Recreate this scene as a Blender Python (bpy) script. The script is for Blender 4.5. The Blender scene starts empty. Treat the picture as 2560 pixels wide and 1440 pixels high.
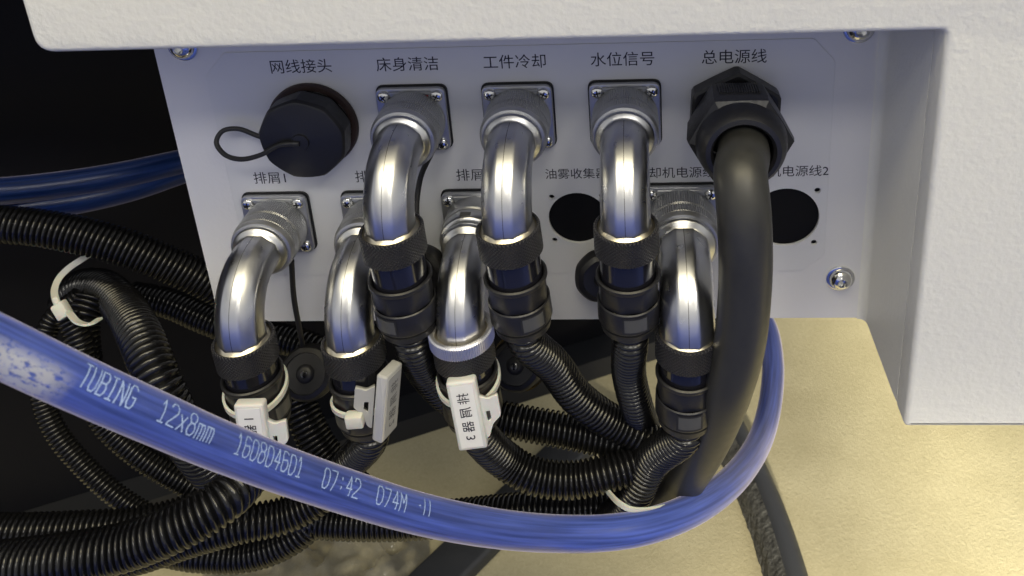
import bpy, bmesh, math, random
from mathutils import Vector, Matrix
random.seed(7)
PI = math.pi
SC = bpy.context.scene
C = SC.collection
MM = 0.001                      # everything below is written in millimetres

# ------------------------------------------------------------------ camera
CAM = Vector((47.577, -291.741, 146.548))
RIGHT = Vector((0.99798059, 0.04492910, -0.04490113))
UP = Vector((0.02611556, 0.35415296, 0.93482279))
FWD = Vector((-0.05790262, 0.93410763, -0.35226443))
FPX, CX, CY = 2157.32, 1482.73, 53.79       # focal length and optical axis in the photograph's pixels (a crop below the axis)
cam = bpy.data.cameras.new('camera')
camo = bpy.data.objects.new('camera', cam)
C.objects.link(camo)
camo.matrix_world = Matrix.Translation(CAM * MM) @ Matrix((RIGHT, UP, -FWD)).transposed().to_4x4()
cam.sensor_width = 36
cam.lens = 36 * FPX / 2560
cam.shift_x = -(CX - 1280) / 2560
cam.shift_y = (CY - 720) / 2560
cam.clip_start = 0.01
cam.clip_end = 60
cam.dof.use_dof = True
cam.dof.focus_distance = 0.31
cam.dof.aperture_fstop = 22
SC.camera = camo

# ------------------------------------------------------------------ world, lamps, exposure
w = bpy.data.worlds.new('World')
SC.world = w
w.use_nodes = True
wnt = w.node_tree                     # a dim hall: dark low down, grey-blue overhead
wtc = wnt.nodes.new('ShaderNodeTexCoord')
wsx = wnt.nodes.new('ShaderNodeSeparateXYZ')
wmr = wnt.nodes.new('ShaderNodeMapRange')
wmr.inputs['From Min'].default_value = -1
wrp = wnt.nodes.new('ShaderNodeValToRGB')
for pos, c in ((0.0, (0.05, 0.05, 0.07)), (0.46, (0.18, 0.18, 0.21)), (0.51, (0.46, 0.46, 0.47)), (0.85, (0.41, 0.41, 0.405))):
    e = wrp.color_ramp.elements[0] if pos == 0 else wrp.color_ramp.elements.new(pos)
    e.position = pos
    e.color = (*c, 1)
wrp.color_ramp.elements[-1].color = (0.41, 0.41, 0.405, 1)
wnt.links.new(wtc.outputs['Generated'], wsx.inputs[0])
wnt.links.new(wsx.outputs[2], wmr.inputs[0])
wnt.links.new(wmr.outputs[0], wrp.inputs[0])
wnt.links.new(wrp.outputs[0], wnt.nodes['Background'].inputs[0])
wnt.nodes['Background'].inputs[1].default_value = 1.22
SC.view_settings.view_transform = 'Standard'
SC.view_settings.look = 'None'
SC.view_settings.exposure = 0
SC.view_settings.gamma = 1
SC.view_settings.use_curve_mapping = False


def lamp(name, loc, target, size, sizey, power, color):
    l = bpy.data.lights.new(name, 'AREA')
    l.shape = 'RECTANGLE'
    l.size = size
    l.size_y = sizey
    l.energy = power
    l.color = color
    o = bpy.data.objects.new(name, l)
    C.objects.link(o)
    o.location = loc
    d = Vector(target) - Vector(loc)
    o.rotation_euler = d.to_track_quat('-Z', 'Y').to_euler()
    return o


WARM = (1.0, 0.88, 0.56)
for k, x in enumerate((-0.8, -0.3, 0.2, 0.7, 1.2, 1.7)):
    lamp('ceiling_lamp', (x, -0.95, 1.95), (0, -0.05, 0), 0.46, 0.46, 6.8, WARM)
for k, x in enumerate((-0.9, 0.2, 1.3)):
    lamp('hall_lamp', (x, -2.0, 2.05), (0, 0, 0), 0.6, 0.4, (6.0, 10.5, 14.0)[k], (1.0, 0.95, 0.84))
lamp('blue_reflection_lamp', (-0.05, -0.62, -0.15), (0.0, 0.0, -0.12), 1.3, 0.24, 0.26, (0.10, 0.20, 1.0))  # unseen blue source, added for the reflections low on the elbows


def spot(name, loc, target, size, blend, power, color):
    l = bpy.data.lights.new(name, 'SPOT')
    l.energy = power
    l.color = color
    l.spot_size = math.radians(size)
    l.spot_blend = blend
    l.shadow_soft_size = 0.05
    o = bpy.data.objects.new(name, l)
    C.objects.link(o)
    o.location = loc
    o.rotation_euler = (Vector(target) - Vector(loc)).to_track_quat('-Z', 'Y').to_euler()


spot('floor_fill_spot', (0.37, -2.3, 0.32), (0.335, 0.11, -0.3), 7.0, 0.14, 860, (1.0, 0.92, 0.68))  # added beam; its cone edge imitates the shadow edge on the carpet
spot('low_fill_spot', (0.24, -2.3, 0.5), (0.14, 0.14, -0.3), 7.0, 1.0, 400, (1.0, 0.91, 0.72))  # added to brighten the carpet below the panel


# ------------------------------------------------------------------ helpers
def at(px, py, y=None, d=None, z=None):
    """the point seen at pixel (px, py) of the 2560-pixel photograph, at a real distance (mm)"""
    r = RIGHT * ((px - CX) / FPX) - UP * ((py - CY) / FPX) + FWD
    if d is not None:
        t = d * 0.584
    elif y is not None:
        t = (y - CAM.y) / r.y
    else:
        t = (z - CAM.z) / r.z
    return CAM + r * t


def pts(*rows, s=0):
    """rows of (px, py, depth); s brings the whole run nearer"""
    return [at(a, b, d=c - s) for a, b, c in rows]


def obj(name, bm, mat, parent=None, origin=None, smooth=None, world=False):
    """link a bmesh (mm) as one mesh object. origin: world point (mm) that becomes the object's origin."""
    off = Vector((0, 0, 0))
    if world and parent is not None:
        root = parent
        while root.parent is not None:
            root = root.parent
        off = Vector(root['_o'])
    if origin is not None:
        off = Vector(origin)
    for v in bm.verts:
        v.co = (v.co - off) * MM
    bmesh.ops.recalc_face_normals(bm, faces=bm.faces)
    me = bpy.data.meshes.new(name)
    bm.to_mesh(me)
    bm.free()
    for m in (mat if isinstance(mat, (list, tuple)) else [mat]):
        me.materials.append(m)
    if smooth is not None:
        me.shade_smooth()
        if smooth < 180:
            me.set_sharp_from_angle(angle=math.radians(smooth))
    o = bpy.data.objects.new(name, me)
    C.objects.link(o)
    if parent is not None:
        o.parent = parent
    elif origin is not None:
        o.location = off * MM
    return o


def tag(o, label, cat, group=None, kind=None):
    if label:
        o['label'] = label
    if cat:
        o['category'] = cat
    if group:
        o['group'] = group
    if kind:
        o['kind'] = kind
    return o


def thing(name, label, cat, loc, group=None):
    o = bpy.data.objects.new(name, None)
    o.empty_display_size = 0.005
    C.objects.link(o)
    o.location = Vector(loc) * MM
    o['_o'] = list(loc)
    return tag(o, label, cat, group)


def uvl(bm):
    return bm.loops.layers.uv.verify()


def box(bm, x0, x1, y0, y1, z0, z1, mi=0, M=None):
    vs = [bm.verts.new(Vector(p)) for p in ((x0, y0, z0), (x1, y0, z0), (x1, y1, z0), (x0, y1, z0),
                                            (x0, y0, z1), (x1, y0, z1), (x1, y1, z1), (x0, y1, z1))]
    if M:
        for v in vs:
            v.co = M @ v.co
    fs = []
    for f in ((0, 1, 2, 3), (4, 7, 6, 5), (0, 4, 5, 1), (1, 5, 6, 2), (2, 6, 7, 3), (3, 7, 4, 0)):
        q = bm.faces.new([vs[i] for i in f])
        q.material_index = mi
        fs.append(q)
    return vs, fs


def rbox(bm, x0, x1, y0, y1, z0, z1, b, seg=2, M=None):
    vs, fs = box(bm, x0, x1, y0, y1, z0, z1)
    es = list({e for f in fs for e in f.edges})
    r = bmesh.ops.bevel(bm, geom=es + vs, offset=b, segments=seg, affect='EDGES', profile=0.5)
    if M:
        done = set()
        new = [v for v in bm.verts if v.is_valid]
        for f in r['faces']:
            pass
        # bevel keeps only faces of this box connected: gather its island
        seed = r['verts'][0]
        st = [seed]
        done.add(seed)
        while st:
            v = st.pop()
            for e in v.link_edges:
                o = e.other_vert(v)
                if o not in done:
                    done.add(o)
                    st.append(o)
        for v in done:
            v.co = M @ v.co


def lathe(bm, prof, M=None, n=48, teeth=None, cap0=False, cap1=False, mi=0, poly=None):
    """prof: list of (r, h); axis local +Z, M places it. teeth: (count, depth) radial modulation.
    poly: (sides, phase, amount) makes the section polygonal"""
    rings = []
    L = uvl(bm)
    if teeth:
        n = teeth[0] * 4
    for (r, h) in prof:
        ring = []
        for i in range(n):
            a = 2 * PI * i / n
            rr = r
            if teeth and (i % 4) in (0, 1):
                rr = r - teeth[1]
            if poly:
                s, ph, amt = poly
                seg = 2 * PI / s
                b = ((a - ph + seg / 2) % seg) - seg / 2
                k = math.cos(seg / 2) / math.cos(b)
                rr = r * (1 - amt + amt * k) if False else r * ((1 - amt) + amt * math.cos(seg / 2) / math.cos(((a - ph) % seg) - seg / 2))
            p = Vector((rr * math.cos(a), rr * math.sin(a), h))
            ring.append(bm.verts.new(M @ p if M else p))
        rings.append(ring)
    acc = 0
    for k in range(len(prof) - 1):
        (r0, h0), (r1, h1) = prof[k], prof[k + 1]
        d = math.hypot(r1 - r0, h1 - h0)
        rm = max(r0, r1)
        for i in range(n):
            j = (i + 1) % n
            f = bm.faces.new((rings[k][i], rings[k][j], rings[k + 1][j], rings[k + 1][i]))
            f.material_index = mi
            us = (i, i + 1, i + 1, i)
            vs = (acc, acc, acc + d, acc + d)
            for l, u, v in zip(f.loops, us, vs):
                l[L].uv = (u / n * 2 * PI * rm, v)
        acc += d
    if cap0:
        bm.faces.new(list(reversed(rings[0]))).material_index = mi
    if cap1:
        bm.faces.new(rings[-1]).material_index = mi
    return rings


def AX(o, z, up=(0, 0, 1)):
    """matrix whose local +Z points along z, at o"""
    z = Vector(z).normalized()
    x = Vector(up).cross(z)
    if x.length < 1e-4:
        x = Vector((1, 0, 0))
    x.normalize()
    y = z.cross(x)
    return Matrix.Translation(Vector(o)) @ Matrix((x, y, z)).transposed().to_4x4()


def smooth_path(P, step):
    """Catmull-Rom through P (Vectors), resampled every step mm"""
    P = [Vector(p) for p in P]
    Q = [P[0] * 2 - P[1]] + P + [P[-1] * 2 - P[-2]]
    dense = []
    for i in range(1, len(Q) - 2):
        a, b, c, d = Q[i - 1], Q[i], Q[i + 1], Q[i + 2]
        ta = 0.0
        tb = ta + max((b - a).length, 1e-3) ** .5
        tc = tb + max((c - b).length, 1e-3) ** .5
        td = tc + max((d - c).length, 1e-3) ** .5
        for k in range(24):
            t = tb + (tc - tb) * k / 24
            A1 = a * ((tb - t) / (tb - ta)) + b * ((t - ta) / (tb - ta))
            A2 = b * ((tc - t) / (tc - tb)) + c * ((t - tb) / (tc - tb))
            A3 = c * ((td - t) / (td - tc)) + d * ((t - tc) / (td - tc))
            B1 = A1 * ((tc - t) / (tc - ta)) + A2 * ((t - ta) / (tc - ta))
            B2 = A2 * ((td - t) / (td - tb)) + A3 * ((t - tb) / (td - tb))
            dense.append(B1 * ((tc - t) / (tc - tb)) + B2 * ((t - tb) / (tc - tb)))
    dense.append(P[-1])
    cum = [0]
    for i in range(1, len(dense)):
        cum.append(cum[-1] + (dense[i] - dense[i - 1]).length)
    n = max(2, int(cum[-1] / step))
    out = []
    j = 0
    for k in range(n + 1):
        s = cum[-1] * k / n
        while j < len(cum) - 2 and cum[j + 1] < s:
            j += 1
        u = (s - cum[j]) / max(1e-9, cum[j + 1] - cum[j])
        out.append(dense[j].lerp(dense[j + 1], u))
    return out


def frames(path, up0=(0, 0, 1)):
    """rotation-minimising frames: list of (p, T, N, B)"""
    out = []
    N = None
    for i, p in enumerate(path):
        T = (path[min(i + 1, len(path) - 1)] - path[max(i - 1, 0)]).normalized()
        if N is None:
            N = Vector(up0) - T * Vector(up0).dot(T)
            if N.length < 1e-3:
                N = Vector((1, 0, 0)) - T * T.x
        else:
            N = N - T * N.dot(T)
        N.normalize()
        out.append((p, T, N, T.cross(N)))
    return out


def sweep(bm, path, rad, n=20, up0=(0, 0, 1), caps=True, prof=None, mi=0):
    """rad: number or f(index); prof: list of (a, b) section points instead of a circle"""
    L = uvl(bm)
    fr = frames(path, up0)
    rings = []
    s = [0]
    for i in range(1, len(path)):
        s.append(s[-1] + (path[i] - path[i - 1]).length)
    for i, (p, T, N, B) in enumerate(fr):
        r = rad(i) if callable(rad) else rad
        if prof:
            ring = [bm.verts.new(p + N * a * r + B * b * r) for a, b in prof]
        else:
            ring = [bm.verts.new(p + (N * math.cos(2 * PI * k / n) + B * math.sin(2 * PI * k / n)) * r) for k in range(n)]
        rings.append(ring)
    m = len(rings[0])
    for i in range(len(rings) - 1):
        for k in range(m):
            j = (k + 1) % m
            f = bm.faces.new((rings[i][k], rings[i][j], rings[i + 1][j], rings[i + 1][k]))
            f.material_index = mi
            for l, u, v in zip(f.loops, (s[i], s[i], s[i + 1], s[i + 1]), (k / m, (k + 1) / m, (k + 1) / m, k / m)):
                l[L].uv = (u, v)
    if caps:
        bm.faces.new(list(reversed(rings[0])))
        bm.faces.new(rings[-1])
    return fr


def plate(outline, holes, y0, y1, bev=0.0, seg=2, n=None):
    """flat sheet in the XZ plane with real holes, between y0 (front) and y1; returns a bmesh"""
    cu = bpy.data.curves.new('plate', 'CURVE')
    cu.dimensions = '2D'
    cu.fill_mode = 'BOTH'
    b = min(bev, abs(y1 - y0) * 0.49)
    cu.extrude = abs(y1 - y0) / 2 - b
    cu.bevel_depth = b
    cu.bevel_resolution = seg
    cu.offset = -b
    for ring in [outline] + holes:
        s = cu.splines.new('POLY')
        s.points.add(len(ring) - 1)
        for p, q in zip(s.points, ring):
            p.co = (q[0], q[1], 0, 1)
        s.use_cyclic_u = True
    o = bpy.data.objects.new('plate', cu)
    C.objects.link(o)
    dg = bpy.context.evaluated_depsgraph_get()
    me = bpy.data.meshes.new_from_object(o.evaluated_get(dg))
    bpy.data.objects.remove(o)
    bm = bmesh.new()
    bm.from_mesh(me)
    bpy.data.meshes.remove(me)
    ym = (y0 + y1) / 2
    for v in bm.verts:
        x, z, t = v.co
        v.co = Vector((x, ym - t, z))
    bmesh.ops.remove_doubles(bm, verts=bm.verts, dist=1e-4)
    return bm


def circ(cx, cz, r, n=48, ph=0):
    return [(cx + r * math.cos(ph + 2 * PI * i / n), cz + r * math.sin(ph + 2 * PI * i / n)) for i in range(n)]


def rounded(poly, radii, n=6):
    """round the corners of a polygon; radii per corner"""
    out = []
    m = len(poly)
    for i, p in enumerate(poly):
        p = Vector(p)
        a = Vector(poly[i - 1])
        b = Vector(poly[(i + 1) % m])
        r = radii[i] if isinstance(radii, (list, tuple)) else radii
        if r <= 0:
            out.append((p.x, p.y))
            continue
        u = (a - p).normalized()
        v = (b - p).normalized()
        for k in range(n + 1):
            t = k / n
            q = (p + u * r) * (1 - t) ** 2 + p * 2 * t * (1 - t) + (p + v * r) * t * t
            out.append((q.x, q.y))
    return out


def text_bm(s, size, align='CENTER', thick=0.0, xs=1.0, spacing=1.0, offset=0.0):
    cu = bpy.data.curves.new('text', 'FONT')
    cu.body = s
    cu.size = size
    cu.align_x = align
    cu.space_character = spacing
    cu.resolution_u = 3
    cu.extrude = thick
    cu.offset = offset
    o = bpy.data.objects.new('text', cu)
    C.objects.link(o)
    dg = bpy.context.evaluated_depsgraph_get()
    me = bpy.data.meshes.new_from_object(o.evaluated_get(dg))
    bpy.data.objects.remove(o)
    bm = bmesh.new()
    bm.from_mesh(me)
    bpy.data.meshes.remove(me)
    for v in bm.verts:
        v.co.x *= xs
    return bm


# ------------------------------------------------------------------ materials
def nm(name, base, rough=0.5, metal=0.0, spec=0.5, **k):
    m = bpy.data.materials.new(name)
    m.use_nodes = True
    b = m.node_tree.nodes['Principled BSDF']
    b.inputs['Base Color'].default_value = (*base, 1)
    b.inputs['Roughness'].default_value = rough
    b.inputs['Metallic'].default_value = metal
    b.inputs['Specular IOR Level'].default_value = spec
    for kk, v in k.items():
        b.inputs[kk].default_value = v
    return m


def add_noise(m, scale, bump=0.0, dist=0.001, col=None, rough=None, detail=4, coord='Object', stretch=None, fac=1.0):
    """noise-driven bump / colour ramp / roughness range"""
    nt = m.node_tree
    b = nt.nodes['Principled BSDF']
    tc = nt.nodes.new('ShaderNodeTexCoord')
    src = tc.outputs[coord]
    if stretch:
        mp = nt.nodes.new('ShaderNodeMapping')
        mp.inputs['Scale'].default_value = stretch
        nt.links.new(src, mp.inputs[0])
        src = mp.outputs[0]
    n = nt.nodes.new('ShaderNodeTexNoise')
    n.inputs['Scale'].default_value = scale
    n.inputs['Detail'].default_value = detail
    nt.links.new(src, n.inputs['Vector'])
    if bump:
        bp = nt.nodes.new('ShaderNodeBump')
        bp.inputs['Strength'].default_value = bump
        bp.inputs['Distance'].default_value = dist
        nt.links.new(n.outputs['Fac'], bp.inputs['Height'])
        if b.inputs['Normal'].is_linked:
            nt.links.new(b.inputs['Normal'].links[0].from_socket, bp.inputs['Normal'])
        nt.links.new(bp.outputs[0], b.inputs['Normal'])
    if col:
        r = nt.nodes.new('ShaderNodeValToRGB')
        r.color_ramp.elements[0].color = (*col[0], 1)
        r.color_ramp.elements[1].color = (*col[1], 1)
        r.color_ramp.elements[0].position = 0.3
        r.color_ramp.elements[1].position = 0.7
        nt.links.new(n.outputs['Fac'], r.inputs[0])
        nt.links.new(r.outputs[0], b.inputs['Base Color'])
    if rough:
        mr = nt.nodes.new('ShaderNodeMapRange')
        mr.inputs['From Min'].default_value = 0.3
        mr.inputs['From Max'].default_value = 0.7
        mr.inputs['To Min'].default_value = rough[0]
        mr.inputs['To Max'].default_value = rough[1]
        nt.links.new(n.outputs['Fac'], mr.inputs[0])
        nt.links.new(mr.outputs[0], b.inputs['Roughness'])
    return n


M_POWDER = nm('powder_coat', (0.74, 0.74, 0.70), 0.42, spec=0.45)
add_noise(M_POWDER, 520, bump=0.22, dist=0.0012, detail=3)
add_noise(M_POWDER, 170, bump=0.16, dist=0.0016, detail=2)
M_PANEL = nm('panel_paint', (0.70, 0.70, 0.715), 0.42, spec=0.4)
add_noise(M_PANEL, 500, bump=0.12, dist=0.0008, detail=2)
M_LABEL = nm('label_film', (0.67, 0.675, 0.69), 0.34, spec=0.5)
add_noise(M_LABEL, 30, rough=(0.28, 0.42), detail=6, col=((0.655, 0.66, 0.67), (0.69, 0.695, 0.71)))
M_INK = nm('black_ink', (0.008, 0.008, 0.02), 0.5)
M_ZINC = nm('zinc_casting', (0.44, 0.445, 0.455), 0.36, 0.85)
add_noise(M_ZINC, 900, bump=0.08, dist=0.0004, rough=(0.28, 0.42), detail=3)
M_NICKEL = nm('nickel_elbow', (0.60, 0.605, 0.615), 0.28, 1.0)
add_noise(M_NICKEL, 160, rough=(0.27, 0.34), detail=2)
_nt = M_NICKEL.node_tree                   # drawn lengthwise: highlights stretch along the pipe
_tg = _nt.nodes.new('ShaderNodeTangent')
_tg.direction_type = 'UV_MAP'
_nt.links.new(_tg.outputs[0], _nt.nodes['Principled BSDF'].inputs['Tangent'])
_nt.nodes['Principled BSDF'].inputs['Anisotropic'].default_value = 0.6
M_SEAM = nm('casting_seam', (0.16, 0.155, 0.15), 0.5, 1.0)
M_LIP = nm('nickel_lip', (0.72, 0.66, 0.52), 0.3, 1.0)
M_CHROME = nm('chrome_screw', (0.75, 0.75, 0.74), 0.14, 1.0)
M_SILVER = nm('silver_ring', (0.72, 0.72, 0.76), 0.34, 0.9)
M_RUBBER = nm('black_rubber', (0.012, 0.012, 0.013), 0.55)
M_PLASTIC = nm('black_plastic', (0.013, 0.013, 0.015), 0.38, spec=0.5)
add_noise(M_PLASTIC, 800, bump=0.08, dist=0.0004, rough=(0.32, 0.46))
M_CLIP = nm('grey_clip', (0.07, 0.07, 0.066), 0.3)
M_BARREL = nm('black_gloss', (0.010, 0.010, 0.014), 0.16, 0.0, spec=0.9)
M_HOSE = nm('hose_black', (0.006, 0.006, 0.0068), 0.24, spec=0.5)
add_noise(M_HOSE, 250, rough=(0.16, 0.28))
M_CABLE = nm('cable_black', (0.026, 0.026, 0.024), 0.42, spec=0.5)
add_noise(M_CABLE, 300, bump=0.04, dist=0.0004, rough=(0.38, 0.46), detail=5, col=((0.024, 0.024, 0.023), (0.029, 0.029, 0.027)))
M_CAP = nm('cap_black', (0.008, 0.008, 0.010), 0.45)
add_noise(M_CAP, 500, rough=(0.4, 0.52))
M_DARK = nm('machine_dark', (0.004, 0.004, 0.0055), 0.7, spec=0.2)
M_LIPB = nm('base_rail', (0.014, 0.015, 0.019), 0.5)
M_TAG = nm('tag_plastic', (0.62, 0.62, 0.60), 0.32, spec=0.5, **{'Subsurface Weight': 0.3, 'Subsurface Scale': 0.002})
M_TAGD = nm('tag_plastic_frosted', (0.50, 0.50, 0.49), 0.35, **{'Transmission Weight': 0.25})
M_TAGP = nm('tag_paper', (0.74, 0.74, 0.73), 0.3)
M_TIE = nm('nylon_tie', (0.60, 0.60, 0.54), 0.35, **{'Subsurface Weight': 0.3, 'Subsurface Scale': 0.002})
M_GASKET = nm('brown_gasket', (0.032, 0.018, 0.015), 0.5)
M_BRASS = nm('brass', (0.55, 0.42, 0.2), 0.25, 1.0)
M_RED = nm('red_mark', (0.28, 0.03, 0.03), 0.5)


def knurl_mat():
    m = nm('knurled_black', (0.018, 0.018, 0.024), 0.32, 0.35, spec=0.6)
    nt = m.node_tree
    b = nt.nodes['Principled BSDF']
    uv = nt.nodes.new('ShaderNodeTexCoord')
    sx = nt.nodes.new('ShaderNodeSeparateXYZ')
    nt.links.new(uv.outputs['UV'], sx.inputs[0])

    def wave(op):
        a = nt.nodes.new('ShaderNodeMath')
        a.operation = op
        nt.links.new(sx.outputs[0], a.inputs[0])
        nt.links.new(sx.outputs[1], a.inputs[1])
        s = nt.nodes.new('ShaderNodeMath')
        s.operation = 'MULTIPLY'
        s.inputs[1].default_value = 2 * PI / 1.35
        nt.links.new(a.outputs[0], s.inputs[0])
        t = nt.nodes.new('ShaderNodeMath')
        t.operation = 'SINE'
        nt.links.new(s.outputs[0], t.inputs[0])
        return t
    t1, t2 = wave('ADD'), wave('SUBTRACT')
    mx = nt.nodes.new('ShaderNodeMath')
    mx.operation = 'MINIMUM'
    nt.links.new(t1.outputs[0], mx.inputs[0])
    nt.links.new(t2.outputs[0], mx.inputs[1])
    bp = nt.nodes.new('ShaderNodeBump')
    bp.inputs['Strength'].default_value = 0.9
    bp.inputs['Distance'].default_value = 0.00028
    nt.links.new(mx.outputs[0], bp.inputs['Height'])
    nt.links.new(bp.outputs[0], b.inputs['Normal'])
    return m


M_KNURL = knurl_mat()


def carpet_mat():
    m = nm('beige_carpet', (0.36, 0.30, 0.165), 0.9, spec=0.1)
    nt = m.node_tree
    b = nt.nodes['Principled BSDF']
    tc = nt.nodes.new('ShaderNodeTexCoord')
    big = nt.nodes.new('ShaderNodeTexNoise')
    big.inputs['Scale'].default_value = 38
    big.inputs['Detail'].default_value = 5
    fib = nt.nodes.new('ShaderNodeTexNoise')
    fib.inputs['Scale'].default_value = 480
    fib.inputs['Detail'].default_value = 6
    fib.inputs['Roughness'].default_value = 0.7
    fib.inputs['Distortion'].default_value = 0.8
    for n in (big, fib):
        nt.links.new(tc.outputs['Object'], n.inputs['Vector'])
    mix = nt.nodes.new('ShaderNodeMix')
    mix.data_type = 'FLOAT'
    mix.inputs[0].default_value = 0.6
    nt.links.new(big.outputs['Fac'], mix.inputs[2])
    nt.links.new(fib.outputs['Fac'], mix.inputs[3])
    r = nt.nodes.new('ShaderNodeValToRGB')
    r.color_ramp.elements[0].position = 0.33
    r.color_ramp.elements[0].color = (0.46, 0.41, 0.255, 1)
    r.color_ramp.elements[1].position = 0.68
    r.color_ramp.elements[1].color = (0.60, 0.545, 0.36, 1)
    nt.links.new(mix.outputs[0], r.inputs[0])
    nt.links.new(r.outputs[0], b.inputs['Base Color'])
    bp = nt.nodes.new('ShaderNodeBump')
    bp.inputs['Strength'].default_value = 0.4
    bp.inputs['Distance'].default_value = 0.0013
    nt.links.new(fib.outputs['Fac'], bp.inputs['Height'])
    nt.links.new(bp.outputs[0], b.inputs['Normal'])
    return m


M_CARPET = carpet_mat()


def tube_mat(name, base, scuff):
    m = nm(name, base, 0.3, spec=0.5, **{'Sheen Weight': 0.8, 'Sheen Roughness': 0.35,
                                          'Subsurface Weight': 0.25, 'Subsurface Scale': 0.003, 'Transmission Weight': 0.42, 'IOR': 1.35})
    b = m.node_tree.nodes['Principled BSDF']
    b.inputs['Sheen Tint'].default_value = (0.75, 0.7, 0.85, 1)
    b.inputs['Subsurface Radius'].default_value = (0.3, 0.4, 1.0)
    nt = m.node_tree
    uv = nt.nodes.new('ShaderNodeTexCoord')
    mp = nt.nodes.new('ShaderNodeMapping')          # draw lines along the tube: UV = (arc mm, turn)
    mp.inputs['Scale'].default_value = (0.012, 14.0, 1)
    nt.links.new(uv.outputs['UV'], mp.inputs[0])
    n = nt.nodes.new('ShaderNodeTexNoise')
    n.inputs['Scale'].default_value = 2.0
    n.inputs['Detail'].default_value = 5
    nt.links.new(mp.outputs[0], n.inputs['Vector'])
    r = nt.nodes.new('ShaderNodeValToRGB')
    r.color_ramp.elements[0].position = 0.35
    r.color_ramp.elements[0].color = (*[c * 0.62 for c in base], 1)
    r.color_ramp.elements[1].position = 0.7
    r.color_ramp.elements[1].color = (*[min(1, c * 1.35 + 0.012) for c in base], 1)
    nt.links.new(n.outputs['Fac'], r.inputs[0])
    colour = r.outputs[0]
    if scuff:
        # a worn, whitish printed patch between arc lengths scuff[0] and scuff[1] on the side scuff[2] of a turn
        sx = nt.nodes.new('ShaderNodeSeparateXYZ')
        nt.links.new(uv.outputs['UV'], sx.inputs[0])

        def band(sock, c, half, soft):
            a = nt.nodes.new('ShaderNodeMath')
            a.operation = 'SUBTRACT'
            a.inputs[1].default_value = c
            nt.links.new(sock, a.inputs[0])
            ab = nt.nodes.new('ShaderNodeMath')
            ab.operation = 'ABSOLUTE'
            nt.links.new(a.outputs[0], ab.inputs[0])
            mr = nt.nodes.new('ShaderNodeMapRange')
            mr.inputs['From Min'].default_value = half
            mr.inputs['From Max'].default_value = half - soft
            nt.links.new(ab.outputs[0], mr.inputs[0])
            return mr.outputs[0]
        bu = band(sx.outputs[0], (scuff[0] + scuff[1]) / 2, (scuff[1] - scuff[0]) / 2, 6)
        ad = nt.nodes.new('ShaderNodeMath')
        ad.inputs[1].default_value = 0.5 - scuff[2]
        nt.links.new(sx.outputs[1], ad.inputs[0])
        frc = nt.nodes.new('ShaderNodeMath')
        frc.operation = 'FRACT'
        nt.links.new(ad.outputs[0], frc.inputs[0])
        bv = band(frc.outputs[0], 0.5, 0.16, 0.08)
        mul = nt.nodes.new('ShaderNodeMath')
        mul.operation = 'MULTIPLY'
        nt.links.new(bu, mul.inputs[0])
        nt.links.new(bv, mul.inputs[1])
        mp2 = nt.nodes.new('ShaderNodeMapping')
        mp2.inputs['Scale'].default_value = (0.30, 16.0, 1)
        nt.links.new(uv.outputs['UV'], mp2.inputs[0])
        n2 = nt.nodes.new('ShaderNodeTexNoise')
        n2.inputs['Scale'].default_value = 1.6
        n2.inputs['Detail'].default_value = 7
        n2.inputs['Roughness'].default_value = 0.65
        nt.links.new(mp2.outputs[0], n2.inputs['Vector'])
        th = nt.nodes.new('ShaderNodeMapRange')
        th.inputs['From Min'].default_value = 0.38
        th.inputs['From Max'].default_value = 0.50
        nt.links.new(n2.outputs['Fac'], th.inputs[0])
        m2 = nt.nodes.new('ShaderNodeMath')
        m2.operation = 'MULTIPLY'
        nt.links.new(mul.outputs[0], m2.inputs[0])
        nt.links.new(th.outputs[0], m2.inputs[1])
        mx = nt.nodes.new('ShaderNodeMix')
        mx.data_type = 'RGBA'
        nt.links.new(m2.outputs[0], mx.inputs[0])
        nt.links.new(colour, mx.inputs[6])
        mx.inputs[7].default_value = (0.60, 0.62, 0.70, 1)
        colour = mx.outputs[2]
    nt.links.new(colour, b.inputs['Base Color'])
    return m


M_PRINT = nm('tube_print', (0.32, 0.43, 0.72), 0.45)

# ------------------------------------------------------------------ setting: floor, machine body
bm = bmesh.new()
bmesh.ops.create_grid(bm, x_segments=2, y_segments=2, size=6000)
for v in bm.verts:
    v.co.z = -300
floor = obj('floor', bm, M_CARPET)
floor['kind'] = 'structure'
# unseen blue carpet, added in front to give the elbows their blue reflections
M_BLUEC = nm('added_blue_carpet', (0.035, 0.055, 0.22), 0.95, spec=0.1)
add_noise(M_BLUEC, 300, bump=0.5, dist=0.0015, detail=5)
bm = bmesh.new()
box(bm, -3000, 3000, -3000, -140, -299.9, -296)
bfl = obj('floor', bm, M_BLUEC)
bfl['kind'] = 'structure'

# dark machine stand behind and under the panel; front edge runs obliquely across the carpet
FD = Vector((141.6 + 117, 242.1 - 128.9, 0)).normalized()      # along the front edge
FN = Vector((-FD.y, FD.x, 0))                             # into the machine
F0 = Vector((-117, 128.9, 0))


def prism(bm, poly, z0, z1):
    lo = [bm.verts.new((p[0], p[1], z0)) for p in poly]
    hi = [bm.verts.new((p[0], p[1], z1)) for p in poly]
    n = len(poly)
    bm.faces.new(list(reversed(lo)))
    bm.faces.new(hi)
    for i in range(n):
        j = (i + 1) % n
        bm.faces.new((lo[i], lo[j], hi[j], hi[i]))


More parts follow.
